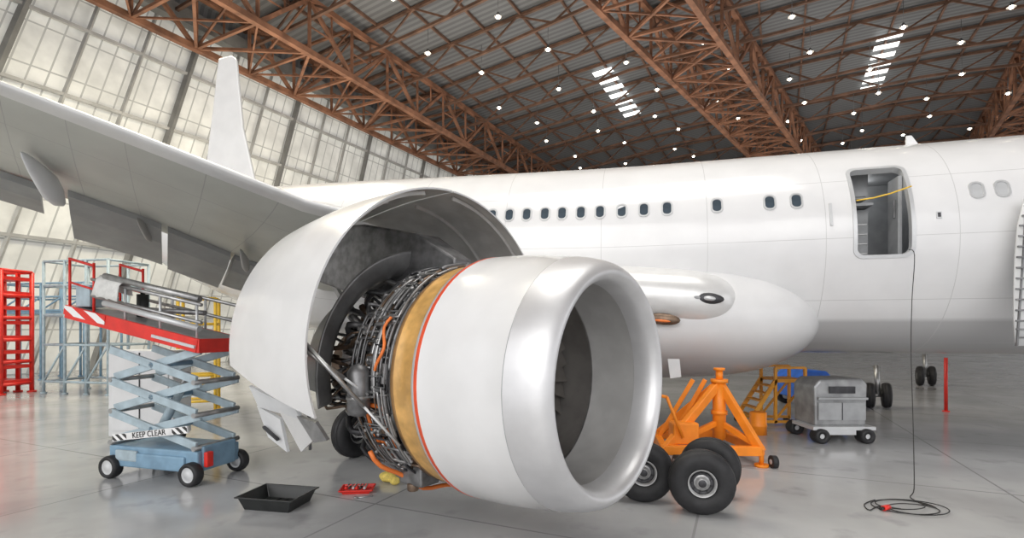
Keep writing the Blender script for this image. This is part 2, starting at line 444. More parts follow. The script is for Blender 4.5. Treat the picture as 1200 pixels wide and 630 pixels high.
vs = [V(p) for p in pr]+[V(p)+V((.95, -.25, 0)) for p in pr]
n6 = len(pr)
mb.add(vs, [(j, j+1, n6+j+1, n6+j) for j in range(n6-1)], 0, True)
for j in range(n6-1):
    for q in range(3):
        a = vs[j].lerp(vs[j+1], q/3); c = vs[n6+j].lerp(vs[n6+j+1], q/3); mb.beam(a+V((0, -.05, 0)), c+V((0, -.05, 0)), .05, .03, 1)
for q in range(6): mb.beam(vs[0].lerp(vs[n6], q/5)+V((0, -.05, 0)), vs[n6-1].lerp(vs[2*n6-1], q/5)+V((0, -.05, 0)), .03, .04, 1)
o = mk(mb, 'service_door', [WHITE2, STEELD], air, label='opened service door showing its ribbed inner structure'); sm = o.modifiers.new('thick', 'SOLIDIFY'); sm.thickness = .04
mb = MB()
p, n, T = sect(stn(8.6, 10), 9)
mb.box(p, (.09, .03, .14), Matrix((T, -n, n.cross(T))).transposed()); mb.box(p+n*.015, (.05, .02, .09), Matrix((T, -n, n.cross(T))).transposed(), 1)
mk(mb, 'external_handle_plate', [FRAMEG, DARK], air)
p, n, T = sect(stn(6.75, 10), 12); mb = MB(); mb.box(p+n*.005, (.05, .03, .5), Matrix((T, -n, n.cross(T))).transposed()); mk(mb, 'door_placard', FRAMEG, air)
p, n, T = sect(9.6, 78); mb = MB(); mb.add([p-T*.12, p+T*.12, p-T*.02+Z*.22, p-T*.12+Z*.22, p-T*.12+Y*.04, p+T*.12+Y*.04, p-T*.02+Z*.22+Y*.03, p-T*.12+Z*.22+Y*.03],
    [(0, 1, 2, 3), (7, 6, 5, 4), (0, 4, 5, 1), (1, 5, 6, 2), (2, 6, 7, 3), (3, 7, 4, 0)]); mk(mb, 'antenna_blade', WHITE, air)

# belly fairing: broad shallow oval blended on the fuselage side
Tf = V((1, -.26, 0)).normalized(); Nf = V((-.26, -1, 0)).normalized()
mb = MB(); mb.ell(V((2.45, 13.45, 2.9)), Tf, Nf, Z, 5.0, 2.05, 1.5, 56, 44, pw=3.6)
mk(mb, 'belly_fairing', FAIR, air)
mb = MB(); gd = V((.95, -.29, -.09)).normalized(); gs = V((-.29, -.95, 0)).normalized(); gu = gd.cross(gs).normalized()
if gu.z < 0: gu = -gu
mb.ell(V((2.9, 11.85, 3.4)), gd, gs, gu, 2.15, .74, .68, 48, 40, pw=4.5)
mk(mb, 'wing_root_glove', LEM, air, label='silvery leading edge stub at the wing root')
mb = MB(); c = V((4.05, 10.85, 3.3)); mb.ell(c, gd, gs, gu, .42, .08, .13, 20, 10, 0)
mb.ell(c+gs*.055+gd*.12, gd, gs, Z, .13, .05, .055, 12, 8, 1); mb.ell(c+gs*.055-gd*.14, gd, gs, Z, .1, .04, .05, 12, 8, 2)
mk(mb, 'landing_light', [DARK, FRAMEG, GREY], air, label='recessed landing light in wing root')
mb = MB(); mb.ell(V((3.25, 11.02, 2.86)), gd, gs, Z, .36, .1, .13, 16, 8); mb.ell(V((3.2, 10.94, 2.82)), gd, gs, Z, .18, .05, .03, 16, 8, 1); mk(mb, 'air_intake_recess', [BROWNM, ORANGER], air)

mb = MB()
f = [(-10.5, 6.3), (-8.0, 6.3), (-8.55, 7.6), (-9.0, 9.4), (-9.25, 11.7), (-9.45, 11.85), (-9.95, 11.8), (-10.15, 10.3), (-10.5, 7.8)]
k = len(f); vs = [V((x, 17.3-.07-.24*(x+9.5), z)) for x, z in f]+[V((x, 17.3+.07-.24*(x+9.5), z)) for x, z in f]
mb.add(vs, [tuple(range(k)), tuple(reversed(range(k, 2*k)))]+[(i, i+k, (i+1) % k+k, (i+1) % k) for i in range(k)])
mk(mb, 'tail_fin', WHITE, air, bevel=.04)

# wing
LE = [V((4.6, 12.4, 3.3)), V((3.2, 11.3, 3.45)), V((-3.36, 8.4, 4.74)), V((-5.22, 6.96, 5.33)), V((-6.3, 6.1, 5.66)), V((-8.8, 4.2, 6.45))]
TE = [V((-5, 14.4, 3.6)), V((-5, 14.2, 3.65)), V((-6.6, 12.2, 4.25)), V((-7.6, 10.7, 4.8)), V((-8.9, 9.1, 5.3)), V((-11.6, 6.6, 6.25))]
th = [.9, .8, .5, .42, .36, .2]
pf = [(0, 0), (.006, .18), (.02, .32), (.05, .5), (.12, .75), (.25, .95), (.4, 1), (.6, .8), (.8, .45), (1, .04)]
def wing():
    mb = MB(); vs = []; fs = []; ms = []; uv = {}
    ring = [(x, y) for x, y in pf]+[(x, -y*.8) for x, y in reversed(pf[1:])]
    k = len(ring); rows = []
    for i in range(len(LE)-1):
        n = 6
        for q in range(n+(1 if i == len(LE)-2 else 0)): rows.append((i, q/n))
    for (i, q) in rows:
        le = LE[i].lerp(LE[i+1], q); te = TE[i].lerp(TE[i+1], q); t = th[i]*(1-q)+th[i+1]*q
        for (x, y) in ring:
            uv[len(vs)] = (x*5+10, (i+q)*2.5+10); vs.append(le.lerp(te, x)+Z*y*t*.5)
    for r in range(len(rows)-1):
        for j in range(k):
            j2 = (j+1) % k; fs.append((r*k+j, r*k+j2, (r+1)*k+j2, (r+1)*k+j))
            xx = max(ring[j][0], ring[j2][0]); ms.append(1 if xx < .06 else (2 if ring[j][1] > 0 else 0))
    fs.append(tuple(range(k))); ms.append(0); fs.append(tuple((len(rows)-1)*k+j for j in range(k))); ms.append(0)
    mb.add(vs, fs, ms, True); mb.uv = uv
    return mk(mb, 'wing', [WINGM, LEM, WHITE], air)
wg = wing()
def lerp_te(q):
    q = max(0, min(len(TE)-1.001, q)); i = int(q); return TE[i].lerp(TE[i+1], q-i), LE[i].lerp(LE[i+1], q-i)
def flap(q0, q1, drop, ch):
    mb = MB(); vs = []; fs = []; n = 4
    for i in range(n+1):
        te, le = lerp_te(q0+(q1-q0)*i/n); d = (te-le).normalized()
        a = te-d*ch*.55-Z*.12; b_ = te+d*ch*(.45)-Z*drop
        for (p, t) in ((a, .06), (a.lerp(b_, .3), .11), (b_, .015)):
            vs += [p+Z*t, p-Z*t]
    for i in range(n):
        o = i*6; e = o+6
        for (a, b_) in ((0, 2), (2, 4), (4, 5), (5, 3), (3, 1), (1, 0)): fs.append((o+a, o+b_, e+b_, e+a))
    fs.append((0, 2, 4, 5, 3, 1)); fs.append(tuple(n*6+k for k in (1, 3, 5, 4, 2, 0)))
    mb.add(vs, fs); mk(mb, 'flap', FLAP, wg, label='grey lowered trailing edge flap')
flap(1.6, 2.1, .5, 1.4); flap(2.15, 2.8, .6, 1.5); flap(2.86, 3.6, .55, 1.5); flap(3.8, 4.6, .3, 1.0)
def canoe(c, d, L, w, h, m=None):
    d = V(d).normalized(); s_ = d.cross(Z).normalized(); u_ = s_.cross(d)
    mb = MB(); mb.lathe(c, d, s_*w, u_*h, [(-L, .001), (-L*.9, .2), (-L*.6, .5), (-L*.15, .8), (L*.25, 1), (L*.6, .8), (L*.9, .3), (L, .001)], 20)
    mk(mb, 'flap_track_fairing', m or WINGM, wg)
canoe(V((-7.35, 8.05, 4.98)), (-.35, .9, -.3), .75, .12, .24, WHITE2)
canoe(V((-7.3, 10.2, 4.62)), (-.35, .9, -.2), .6, .07, .16)
canoe(V((-5.7, 10.9, 4.1)), (-.35, .9, -.2), .7, .08, .16)
# ------------------------------------------------------------------ engine
EO = V((1.09, 5.3, 2.07)); EA = V((-.78, .626, 0)); EU = V((.626, .78, 0))
def EP(L, phi, r):
    a = math.radians(phi); return EO+EA*L+EU*(r*math.cos(a))+Z*(r*math.sin(a))
def ER(L, phi, r): return EP(L, phi, r)+Z*.32
def EL(mb, prof, n=72, a0=0, a1=360, mat=0, **k): return mb.lathe(EO, EA, EU, Z, prof, n, a0, a1, mat, **k)
mb = MB()
EL(mb, [(1.93, 1.2), (1.95, 1.33), (2.03, 1.34), (2.06, 1.24), (2.2, 1.22), (2.21, 1.27), (2.25, 1.27), (2.26, 1.22), (2.45, 1.2), (2.46, 1.27), (2.53, 1.27), (2.55, 1.15), (2.56, .8)],
   mat=[0, 0, 0, 1, 1, 0, 0, 1, 1, 0, 0, 1])
eng = mk(mb, 'engine', [STEEL, STEELD], air, label='large turbofan engine hung under the wing with bare fan case')
mb = MB(); EL(mb, [(.32, 1.07), (.22, 1.07), (.13, 1.08), (.06, 1.1), (.02, 1.13), (0, 1.165), (.008, 1.195), (.035, 1.235), (.09, 1.275), (.18, 1.31), (.3, 1.34), (.42, 1.36)])
mk(mb, 'inlet_lip', LIP, eng, label='brushed silver metal inlet lip')
mb = MB(); EL(mb, [(.42, 1.36), (.43, 1.358), (.7, 1.395), (.95, 1.42), (1.2, 1.435), (1.46, 1.44), (1.47, 1.443), (1.505, 1.443), (1.51, 1.44), (1.55, 1.435), (1.55, 1.3)],
   mat=[1, 0, 0, 0, 0, 2, 2, 2, 0, 0])
mk(mb, 'fan_cowl', [WHITE, GREY, REDL], eng, label='glossy white fan cowl with a thin red line')
mb = MB(); EL(mb, [(1.5, 1.3), (1.56, 1.37), (1.61, 1.375), (1.63, 1.36), (1.9, 1.35), (1.92, 1.365), (1.98, 1.36), (2.0, 1.3)], mat=[0, 0, 1, 0, 0, 1, 1])
mk(mb, 'containment_band', [AMBER, AMBER2], eng, label='amber coloured composite containment band')
mb = MB(); EL(mb, [(.32, 1.07), (.33, 1.074), (.9, 1.085), (.91, 1.08), (.93, 1.08), (.94, 1.09), (1.5, 1.12)], mat=[0, 0, 0, 2, 0, 1])
mk(mb, 'inlet_barrel', [LINER, LINER2, STEEL], eng)
mb = MB(); EL(mb, [(.95, .002), (1.02, .1), (1.12, .22), (1.22, .31), (1.36, .36), (1.45, .36)], 32)
mk(mb, 'spinner', STEELD, eng)
mb = MB(); EL(mb, [(1.52, .3), (1.52, 1.125)], 48); mk(mb, 'stator_ring', STEELD, eng)
for i in range(30):
    ph = 360*i/30; mb = MB(); vs = []; fs = []; nr = 8
    for j in range(nr+1):
        r = .33+.755*j/nr; tw = math.radians(35+33*j/nr); ch = .12+.03*j/nr
        tang = (-EU*math.sin(math.radians(ph))+Z*math.cos(math.radians(ph)))
        c = EP(1.36, ph, r); d = EA*math.cos(tw)+tang*math.sin(tw)
        vs += [c-d*ch, c+tang*.012, c+d*ch]
    for j in range(nr):
        for k in range(2): fs.append((j*3+k, j*3+k+1, j*3+k+4, j*3+k+3))
    mb.add(vs, fs, 0, True); mk(mb, 'fan_blade', BLADE, eng, recalc=False)
mb = MB(); EL(mb, [(2.5, 1.16), (2.62, 1.05), (2.7, .85), (3.0, .78), (3.02, .84), (3.08, .84), (3.1, .75), (3.5, .68), (3.52, .76), (3.6, .76), (3.62, .66), (4.1, .6), (4.3, .62), (4.32, .5), (4.7, .1)],
   mat=[1, 1, 0, 0, 2, 0, 0, 0, 2, 0, 0, 2, 1, 1], n=48)
mk(mb, 'core_casing', [STEELD, DARK, BROWNM], eng)
def cowl(name, a0, a1f, a1b, L0=2.4, L1=4.45, n=44, m=14):
    mb = MB(); vs = []; fs = []; ms = []
    for side in (0, 1):
        for i in range(m+1):
            u = i/m; L = L0+(L1-L0)*u; r = 2.1-.12*max(0, u-.35)**1.5*2.0-(.022 if side else 0)-(.008 if i == 0 else 0)
            aE = a1f+(a1b-a1f)*u
            for j in range(n+1): vs.append(ER(L, a0+(aE-a0)*j/n, r))
    q = (m+1)*(n+1); w_ = n+1
    for i in range(m):
        for j in range(n):
            k = i*w_+j; fs.append((k, k+1, k+w_+1, k+w_)); ms.append(0)
            fs.append((q+k, q+k+w_, q+k+w_+1, q+k+1)); ms.append(1)
    for i in range(m):
        for j in (0, n): k = i*w_+j; fs.append((k, k+w_, q+k+w_, q+k)); ms.append(2)
    for j in range(n):
        for i in (0, m): k = i*w_+j; fs.append((k, k+1, q+k+1, q+k)); ms.append(2)
    mb.add(vs, fs, ms, True)
    return mk(mb, name, [WHITE, INNER, FRAMEG], eng, label='thin white reverser cowl half swung open')
cw = cowl('reverser_cowl', 90.4, 198.5, 186); cw2 = cowl('reverser_cowl', 89.6, 28, 40)
for oo in (cw, cw2):
    md = oo.modifiers.new('split', 'EDGE_SPLIT'); md.split_angle = math.radians(50)
for (aa0, aa1, par) in ((100, 180, cw), (86, 42, cw2)):
    for L in (2.55, 3.3):
        mb = MB(); mb.lathe(EO+Z*.32, EA, EU, Z, [(L, 2.07), (L, 2.02), (L+.03, 2.02), (L+.03, 2.07)], 30, aa0, aa1, closed=True, caps=True, smooth=False)
        mk(mb, 'cowl_stiffener', INNER, par)
mb = MB(); EL(mb, [(2.95, 1.66), (3.0, 1.5), (3.15, 1.38), (3.6, 1.24), (4.05, 1.15), (4.05, 1.12), (3.6, 1.21), (3.15, 1.34), (3.0, 1.46), (2.96, 1.62)], 40, 95, 192, closed=True, caps=True, mat=0)
mk(mb, 'inner_duct_wall', DUCT, cw)
def quadplate(mb, a, b_, c, d, t, mat=0):
    n = (V(b_)-V(a)).cross(V(d)-V(a)).normalized()*t
    vs = [V(p)+n for p in (a, b_, c, d)]+[V(p)-n for p in (a, b_, c, d)]
    mb.add(vs, [(0, 1, 2, 3), (7, 6, 5, 4), (0, 4, 5, 1), (1, 5, 6, 2), (2, 6, 7, 3), (3, 7, 4, 0)], mat)
mb = MB(); quadplate(mb, (-3.45, 6.75, 1.9), (-2.55, 6.05, 1.72), (-2.5, 6.1, 1.58), (-3.35, 6.8, 1.62), .02)
mk(mb, 'cowl_sill_panel', WHITE2, cw)
mb = MB(); quadplate(mb, (-3.42, 6.9, 1.62), (-2.95, 6.55, 1.5), (-2.86, 6.55, 1.08), (-3.27, 6.9, 1.2), .02); quadplate(mb, (-3.3, 6.8, 1.36), (-3.0, 6.55, 1.25), (-2.99, 6.55, 1.22), (-3.29, 6.8, 1.33), .02, 1)
mk(mb, 'blocker_door', [WHITE2, DARK], cw)
mb = MB(); quadplate(mb, (-2.9, 6.4, 1.64), (-2.55, 6.15, 1.6), (-2.4, 6.2, 1.3), (-2.62, 6.4, 1.12), .02); mk(mb, 'blocker_door', LEM, cw)
mb = MB(); quadplate(mb, (-2.55, 6.1, 1.62), (-2.25, 5.9, 1.58), (-2.15, 6.0, 1.35), (-2.35, 6.1, 1.3), .02); mk(mb, 'blocker_door', STEEL, cw)
mb = MB(); mb.cyl((-2.9, 6.5, 1.65), (-2.5, 6.6, 1.2), .02); mb.cyl((-2.5, 6.3, 1.6), (-2.6, 6.6, 1.1), .02); mk(mb, 'drag_link', STEELD, cw)
mb = MB()
vs = []
for (p, w, zb, zt) in ((EP(2.2, 90, 0), .16, 3.25, 3.55), (EP(2.9, 90, 0), .24, 3.2, 3.95), (EP(4.0, 90, 0), .28, 3.1, 4.2), (EP(5.6, 90, 0), .25, 3.5, 4.35)):
    for s_ in (-1, 1):
        for z in (zb, zt): q = p+EU*w*s_; vs.append(V((q.x, q.y, z)))
fs = []
for i in range(3):
    o = i*4; e = o+4; fs += [(o, o+1, e+1, e), (o+2, e+2, e+3, o+3), (o+1, o+3, e+3, e+1), (o, e, e+2, o+2)]
fs += [(0, 2, 3, 1), (12, 13, 15, 14)]
mb.add(vs, fs); mk(mb, 'pylon', STEELD, eng, bevel=.03)
random.seed(11)
pm = [STEELD, DARK, STEEL, BROWNM, STEELD, STEEL, DARK, STEELD, STEEL]
for i in range(96):
    r = 1.28+random.random()*.12; L = 2.05+random.random()*.5; ph = 92+random.random()*165
    pts = []; rad = random.choice([.009, .011, .014, .018, .026])
    for k in range(random.randint(2, 5)):
        if k % 2 == (i % 2):
            d = random.choice([-1, 1])*random.uniform(8, 38)
            n = 10
            for q in range(n): pts.append(EP(L, min(262, max(80, ph+d*q/n)), r))
            ph = min(262, max(80, ph+d))
        else:
            L2 = min(2.7, max(2.04, L+random.choice([-1, 1])*random.uniform(.12, .45)))
            for q in range(4): pts.append(EP(L+(L2-L)*q/4, ph, r))
            L = L2
    pts.append(EP(L, ph, r-.06))
    mb = MB(); mb.pipe(pts, rad, 7); mk(mb, 'engine_pipe', ORANGER if i in (20, 61) else pm[i % len(pm)], eng)
for i in range(80):
    r = .95+random.random()*.35; ph = 95+random.random()*165; L0 = 2.58+random.random()*.3; L1 = L0+.2+random.random()*.8
    ph2 = ph+random.uniform(-30, 30)
    mb = MB(); mb.pipe([EP(L0+(L1-L0)*q/8, ph+(ph2-ph)*q/8, r+.06*math.sin(q*1.3)) for q in range(9)]+[EP(L1, ph2, r-.25)], random.choice([.012, .02, .03, .04]), 7)
    mk(mb, 'core_pipe', pm[(i*3) % len(pm)] if i % 4 else STEEL, eng)
for i in range(70):
    ph = 95+random.random()*165; L = 2.1+random.random()*.55
    c = EP(L, ph, 1.28); a = math.radians(ph); n_ = (EU*math.cos(a)+Z*math.sin(a)); tg = n_.cross(EA)
    R = Matrix((EA, tg, n_)).transposed(); mb = MB()
    sx, sy, sz = random.uniform(.05, .15), random.uniform(.05, .18), random.uniform(.06, .16)
    if i % 3: mb.box(c, (sx, sy, sz), R)
    else: mb.cyl(c-tg*sy*.7, c+tg*sy*.7, .05, n=12)
    mb.cyl(c+n_*sz*.4, c+n_*(sz*.5+.05), .022, n=8, mat=1); mb.cyl(c-tg*sy*.5, c-tg*(sy*.5+.06), .018, n=8, mat=1)
    mk(mb, 'control_unit', [random.choice([STEEL, STEELD, STEELD, DARK, BROWNM]), STEEL], eng, bevel=.008)
mb = MB()
for k in range(90):
    p = EP(2.54, k*4, 1.235); mb.cyl(p, p+EA*.035, .014, n=6)
mk(mb, 'flange_bolt', STEEL, eng, kind='stuff')
mb = MB(); c = EP(2.42, 184, 1.45); mb.lathe(c-Z*.3, Z, X, Y, [(0, .001), (.02, .08), (.08, .125), (.5, .125), (.57, .08), (.6, .001)], 20)
mb.lathe(c-Z*.3, Z, X, Y, [(.2, .13), (.2, .135), (.24, .135), (.24, .13)], 20, mat=1, closed=True)
mk(mb, 'oil_tank', [STEELD, STEEL], eng)
mb = MB(); c = EP(2.3, 240, 1.34)
mb.box(c, (.4, .3, .25), Matrix((EA, EU, Z)).transposed()); mb.cyl(c+EA*.2, c+EA*.45, .1, n=16); mb.cyl(c-Z*.1-EU*.1, c-Z*.2-EU*.1, .07, n=14, mat=1); mb.cyl(c+EU*.1, c+EU*.5-Z*.12, .08, n=14, mat=1)
mk(mb, 'accessory_gearbox', [STEELD, BROWNM], eng, bevel=.02)
for (a, b_) in ((ER(2.5, 179, 2.03), EP(2.3, 186, 1.42)), (ER(2.5, 177, 2.03), EP(2.0, 210, 1.4)), (EP(2.5, 186, 1.4), EP(2.02, 222, 1.38))):
    mb = MB(); mb.cyl(a, a.lerp(b_, .6), .024, n=10); mb.cyl(a.lerp(b_, .6), b_, .015, n=10, mat=1); mk(mb, 'hold_open_rod', [STEEL, FRAMEG], eng)
mb = MB(); mb.pipe([EP(2.55-.3*q/14, 215+60*q/14, 1.47+.03*math.sin(q)) for q in range(15)], .028, 8); mk(mb, 'orange_hose', ORANGER, eng, label='bright orange hose under the fan case')
mb = MB(); mb.pipe([EP(2.12+.05*math.sin(q*.8), 150+25*q/10, 1.42) for q in range(11)], .018, 8); mk(mb, 'orange_hose', ORANGER, eng)

# ------------------------------------------------------------------ wheels
def wheel_parts(c, ax, R, W, parent):
    c = V(c); ax = V(ax).normalized(); up = Z if abs(ax.z) < .9 else X
    u = ax.cross(up).normalized(); w = ax.cross(u); h = W/2
    mb = MB(); pr = [(-h*.72, .42*R), (-h*.95, .5*R), (-h, .7*R), (-h*.92, .86*R), (-h*.65, .96*R)]
    g = [(-h*.4, .995*R), (-h*.38, .975*R), (-h*.33, .975*R), (-h*.31, R)]
    pr = pr+g+[(-a, r) for a, r in reversed(g)]+[(-a, r) for a, r in reversed(pr)]
    mb.lathe(c, ax, u, w, pr, 40, closed=True); mk(mb, 'tyre', RUB, parent)
    mb = MB(); h2 = h*.8
    for sg in (1, -1):
        mb.lathe(c, ax*sg, u, w, [(h2, .43*R), (h2*1.02, .4*R), (h2*.6, .36*R), (h2*.5, .24*R), (h2*.75, .17*R), (h2*.95, .12*R), (h2*.95, .001)], 32, mat=[0, 0, 1, 0, 0, 1])
        for k in range(9):
            a = 2*pi*k/9; p = c+(u*math.cos(a)+w*math.sin(a))*.29*R+ax*sg*h2*.5; mb.cyl(p, p+ax*sg*.03, .035*R, n=8, mat=1)
    mk(mb, 'wheel_hub', [HUB, DARK], parent)
def loose_wheel(c, ax, R, W, label):
    e = top('wheel_assembly', (c[0], c[1], 0), label, 'aircraft wheel', 'removed aircraft wheels'); wheel_parts((c[0], c[1], R), ax, R, W, e)
loose_wheel((2.72, 7.35), (-.25, -1, 0), .46, .32, 'black aircraft tyre with grey hub beside the engine')
loose_wheel((2.02, 7.88), (-.2, -1, 0), .46, .3, 'black aircraft tyre half hidden by the engine cowl')
loose_wheel((3.15, 8.15), (-.5, -1, 0), .46, .3, 'black aircraft tyre standing behind another tyre')
mb = MB(); mb.cyl((-2.75, 11.2, .75), (-2.4, 11.6, 3.9), .13); mb.cyl((-3.3, 11.3, .58), (-2.1, 11.0, .58), .09)
mb.beam((-2.75, 11.2, 1.6), (-4.3, 12.2, 3.8), .1)
gear = mk(mb, 'landing_gear', STEEL, air)
for (x, y) in ((-3.25, 10.6), (-2.55, 10.4), (-3.1, 12.0), (-2.4, 11.8)): wheel_parts((x, y, .52), (1, -.7, 0), .52, .36, gear)

# ------------------------------------------------------------------ scissor lift
A = V((.962, -.273, 0)); B = V((.273, .962, 0)); O = V((-6.15, 9.35, 0)); RL = Matrix((A, B, Z)).transposed()
def S(a, b_, z): return O+A*a+B*b_+Z*z
lift = top('scissor_lift', O, 'blue-grey scissor lift with red extended platform beside the engine', 'scissor lift')
mb = MB(); mb.box(S(0, 0, .4), (2.0, .9, .34), RL); mb.box(S(0, -.46, .34), (1.5, .06, .26), RL); mb.box(S(-.55, -.47, .41), (.5, .06, .2), RL, 1)
mb.box(S(.98, 0, .43), (.1, .7, .42), RL); mb.box(S(-.98, 0, .4), (.1, .7, .3), RL)
mk(mb, 'chassis', [BLUE, BLUEG], lift, bevel=.03)
for a in (-.88, .92):
    for b_ in (-.5, .5):
        mb = MB(); p = S(a, b_, .2); mb.lathe(p, B, A, Z, [(-.08, .13), (-.09, .18), (-.05, .2), (.05, .2), (.09, .18), (.08, .13), (0, .12)], 24, mat=0, closed=True)
        mb.lathe(p, -B, A, Z, [(.075, .14), (.06, .1), (.09, .05), (.09, .001)], 20, mat=1); mb.lathe(p, B, A, Z, [(.075, .14), (.06, .1), (.09, .05), (.09, .001)], 20, mat=1)
        mk(mb, 'wheel', [RUB, FRAMEG], lift)
nl = 3; z0, z1 = .62, 2.3; dz = (z1-z0)/nl
for i in range(nl):
    for b_ in (-.4, .4):
        for sg in (-1, 1):
            mb = MB(); zz = z0+i*dz; bb = b_+.04*sg
            mb.beam(S(-.97*sg, bb, zz+.04), S(.97*sg, bb, zz+dz-.02), .06, .14); mk(mb, 'scissor_arm', BLUEG, lift, bevel=.012)
    for a in (-.94, .94):
        mb = MB(); mb.cyl(S(a, -.48, z0+i*dz), S(a, .48, z0+i*dz), .045, n=10); mk(mb, 'pivot_bar', STEEL, lift)
    mb = MB(); mb.cyl(S(0, -.47, z0+(i+.5)*dz), S(0, .47, z0+(i+.5)*dz), .05, n=12); mk(mb, 'pivot_bar', BLUE, lift)
mb = MB(); mb.cyl(S(-.4, 0, .7), S(.1, 0, 1.5), .08, n=12); mb.cyl(S(.1, 0, 1.5), S(.3, 0, 1.85), .045, n=12, mat=1); mk(mb, 'lift_cylinder', [BLUEG, STEEL], lift)
UB = (A*1.0+Z*.14).normalized(); UZ = (Z-A*.14).normalized(); RB = Matrix((UB, -UB.cross(UZ), UZ)).transposed()
cb = S(.05, -.53, .84)
mb = MB(); mb.box(cb, (1.7, .03, .12), RB); mk(mb, 'warning_band', M('white_decal', (.74, .74, .74), .5), lift)
def text(s, p, ux, uy, size, mat, parent, name):
    cu = bpy.data.curves.new(name, 'FONT'); cu.body = s; cu.size = size; cu.extrude = .002; cu.align_x = 'CENTER'; cu.align_y = 'CENTER'
    to = bpy.data.objects.new('tmp', cu); sc.collection.objects.link(to); bpy.context.view_layer.update()
    me = bpy.data.meshes.new_from_object(to.evaluated_get(bpy.context.evaluated_depsgraph_get()))
    R = Matrix((ux, uy, V(ux).cross(V(uy)))).transposed(); mb = MB()
    mb.add([V(p)+R @ v.co for v in me.vertices], [tuple(q.vertices) for q in me.polygons])
    bpy.data.objects.remove(to); return mk(mb, name, mat, parent, recalc=False)
text('KEEP CLEAR', cb-B*.02, UB, UZ, .14, TRUE_B, lift, 'keep_clear_lettering')
for sg in (-1, 1):
    mb = MB(); mb.box(cb-B*.018+UB*sg*.68, (.32, .008, .11), RB); mk(mb, 'hazard_decal', DECAL, lift)
mb = MB(); mb.box(S(1.08, -.3, .42), (.08, .14, .26), RL); mk(mb, 'tail_lamp', RED, lift, bevel=.02)
def Pp(a, b_, z): return S(a, b_, 2.57+z-.2*a)
mb = MB(); mb.beam(Pp(-2.0, -.48, 0), Pp(1.05, -.48, 0), .07, .24); mb.beam(Pp(-2.0, .48, 0), Pp(1.05, .48, 0), .07, .24)
mb.beam(Pp(-2.0, -.5, 0), Pp(-2.0, .5, 0), .07, .24); mb.beam(Pp(1.05, -.5, 0), Pp(1.05, .5, 0), .07, .24)
mk(mb, 'platform_frame', RED, lift, bevel=.015)
mb = MB(); mb.beam(Pp(-1.98, 0, .1), Pp(1.03, 0, .1), .9, .04); mk(mb, 'platform_deck', GREY, lift)
mb = MB(); mb.beam(Pp(-2.0, -.522, .03), Pp(-1.0, -.522, .03), .012, .16); mk(mb, 'hazard_decal', HAZ, lift)
mb = MB(); mb.beam(Pp(.1, -.53, -.02), Pp(1.03, -.53, -.02), .03, .05); mk(mb, 'platform_rail_strip', FRAMEG, lift)
for a in (-1.95, -1.35, -.6, .2, 1.0):
    for b_ in (-.46, .46):
        mb = MB(); mb.cyl(Pp(a, b_, .1), Pp(a, b_, 1.0 if a < -1 else .7), .022, n=8); mk(mb, 'guard_rail_post', RED if a < -1.2 else FRAMEG, lift)
for b_ in (-.46, .46):
    for (z, m_, r) in ((.98, RED, .025), (.55, RED, .02)):
        mb = MB(); mb.cyl(Pp(-1.95, b_, z), Pp(-1.35, b_, z-.03), r, n=8); mk(mb, 'guard_rail', m_, lift)
    for z in (.7, .4):
        mb = MB(); mb.cyl(Pp(-1.4, b_, z), Pp(1.1, b_, z), .032, n=8); mk(mb, 'guard_rail', STEEL, lift)
mb = MB(); mb.cyl(Pp(-.9, -.6, .35), Pp(1.1, -.5, .3), .055, n=12); mk(mb, 'roller_tube', FRAMEG, lift)
mb = MB(); mb.cyl(Pp(-1.0, -.52, .82), Pp(1.0, -.4, .78), .055, n=12); mk(mb, 'roller_tube', STEEL, lift)
mb = MB(); mb.cyl(Pp(-.7, -.2, .3), Pp(1.0, -.3, .55), .045, n=12); mk(mb, 'roller_tube', STEELD, lift)
mb = MB(); vs = []; fs = []
for i in range(9):
    for j, (dy, dz_) in enumerate(((-.16, -.34), (-.13, -.2), (-.09, -.05), (0, .03), (.09, -.04), (.12, -.22))):
        vs.append(Pp(-1.2+i*.075, -.46+dy+.02*math.sin(i*1.9+j), .78+dz_+.015*math.sin(i*2.3)))
for i in range(8):
    for j in range(5): k = i*6+j; fs.append((k, k+1, k+7, k+6))
mb.add(vs, fs, 0, True); o = mk(mb, 'draped_cloth', M('white_cloth', (.72, .72, .7), .9, 0, .1, 9), lift); so = o.modifiers.new('t', 'SOLIDIFY'); so.thickness = .012
mb = MB(); mb.box(Pp(-1.65, -.3, .35), (.35, .3, .4), RL); mk(mb, 'control_box', BLUEG, lift, bevel=.02)
mb = MB(); mb.cyl(Pp(-.9, .1, .12), Pp(-.9, .1, .55), .1, n=16); mb.cyl(Pp(-.9, .1, .55), Pp(-.9, .1, .62), .04, n=12); mk(mb, 'air_bottle', BLACKP, lift)

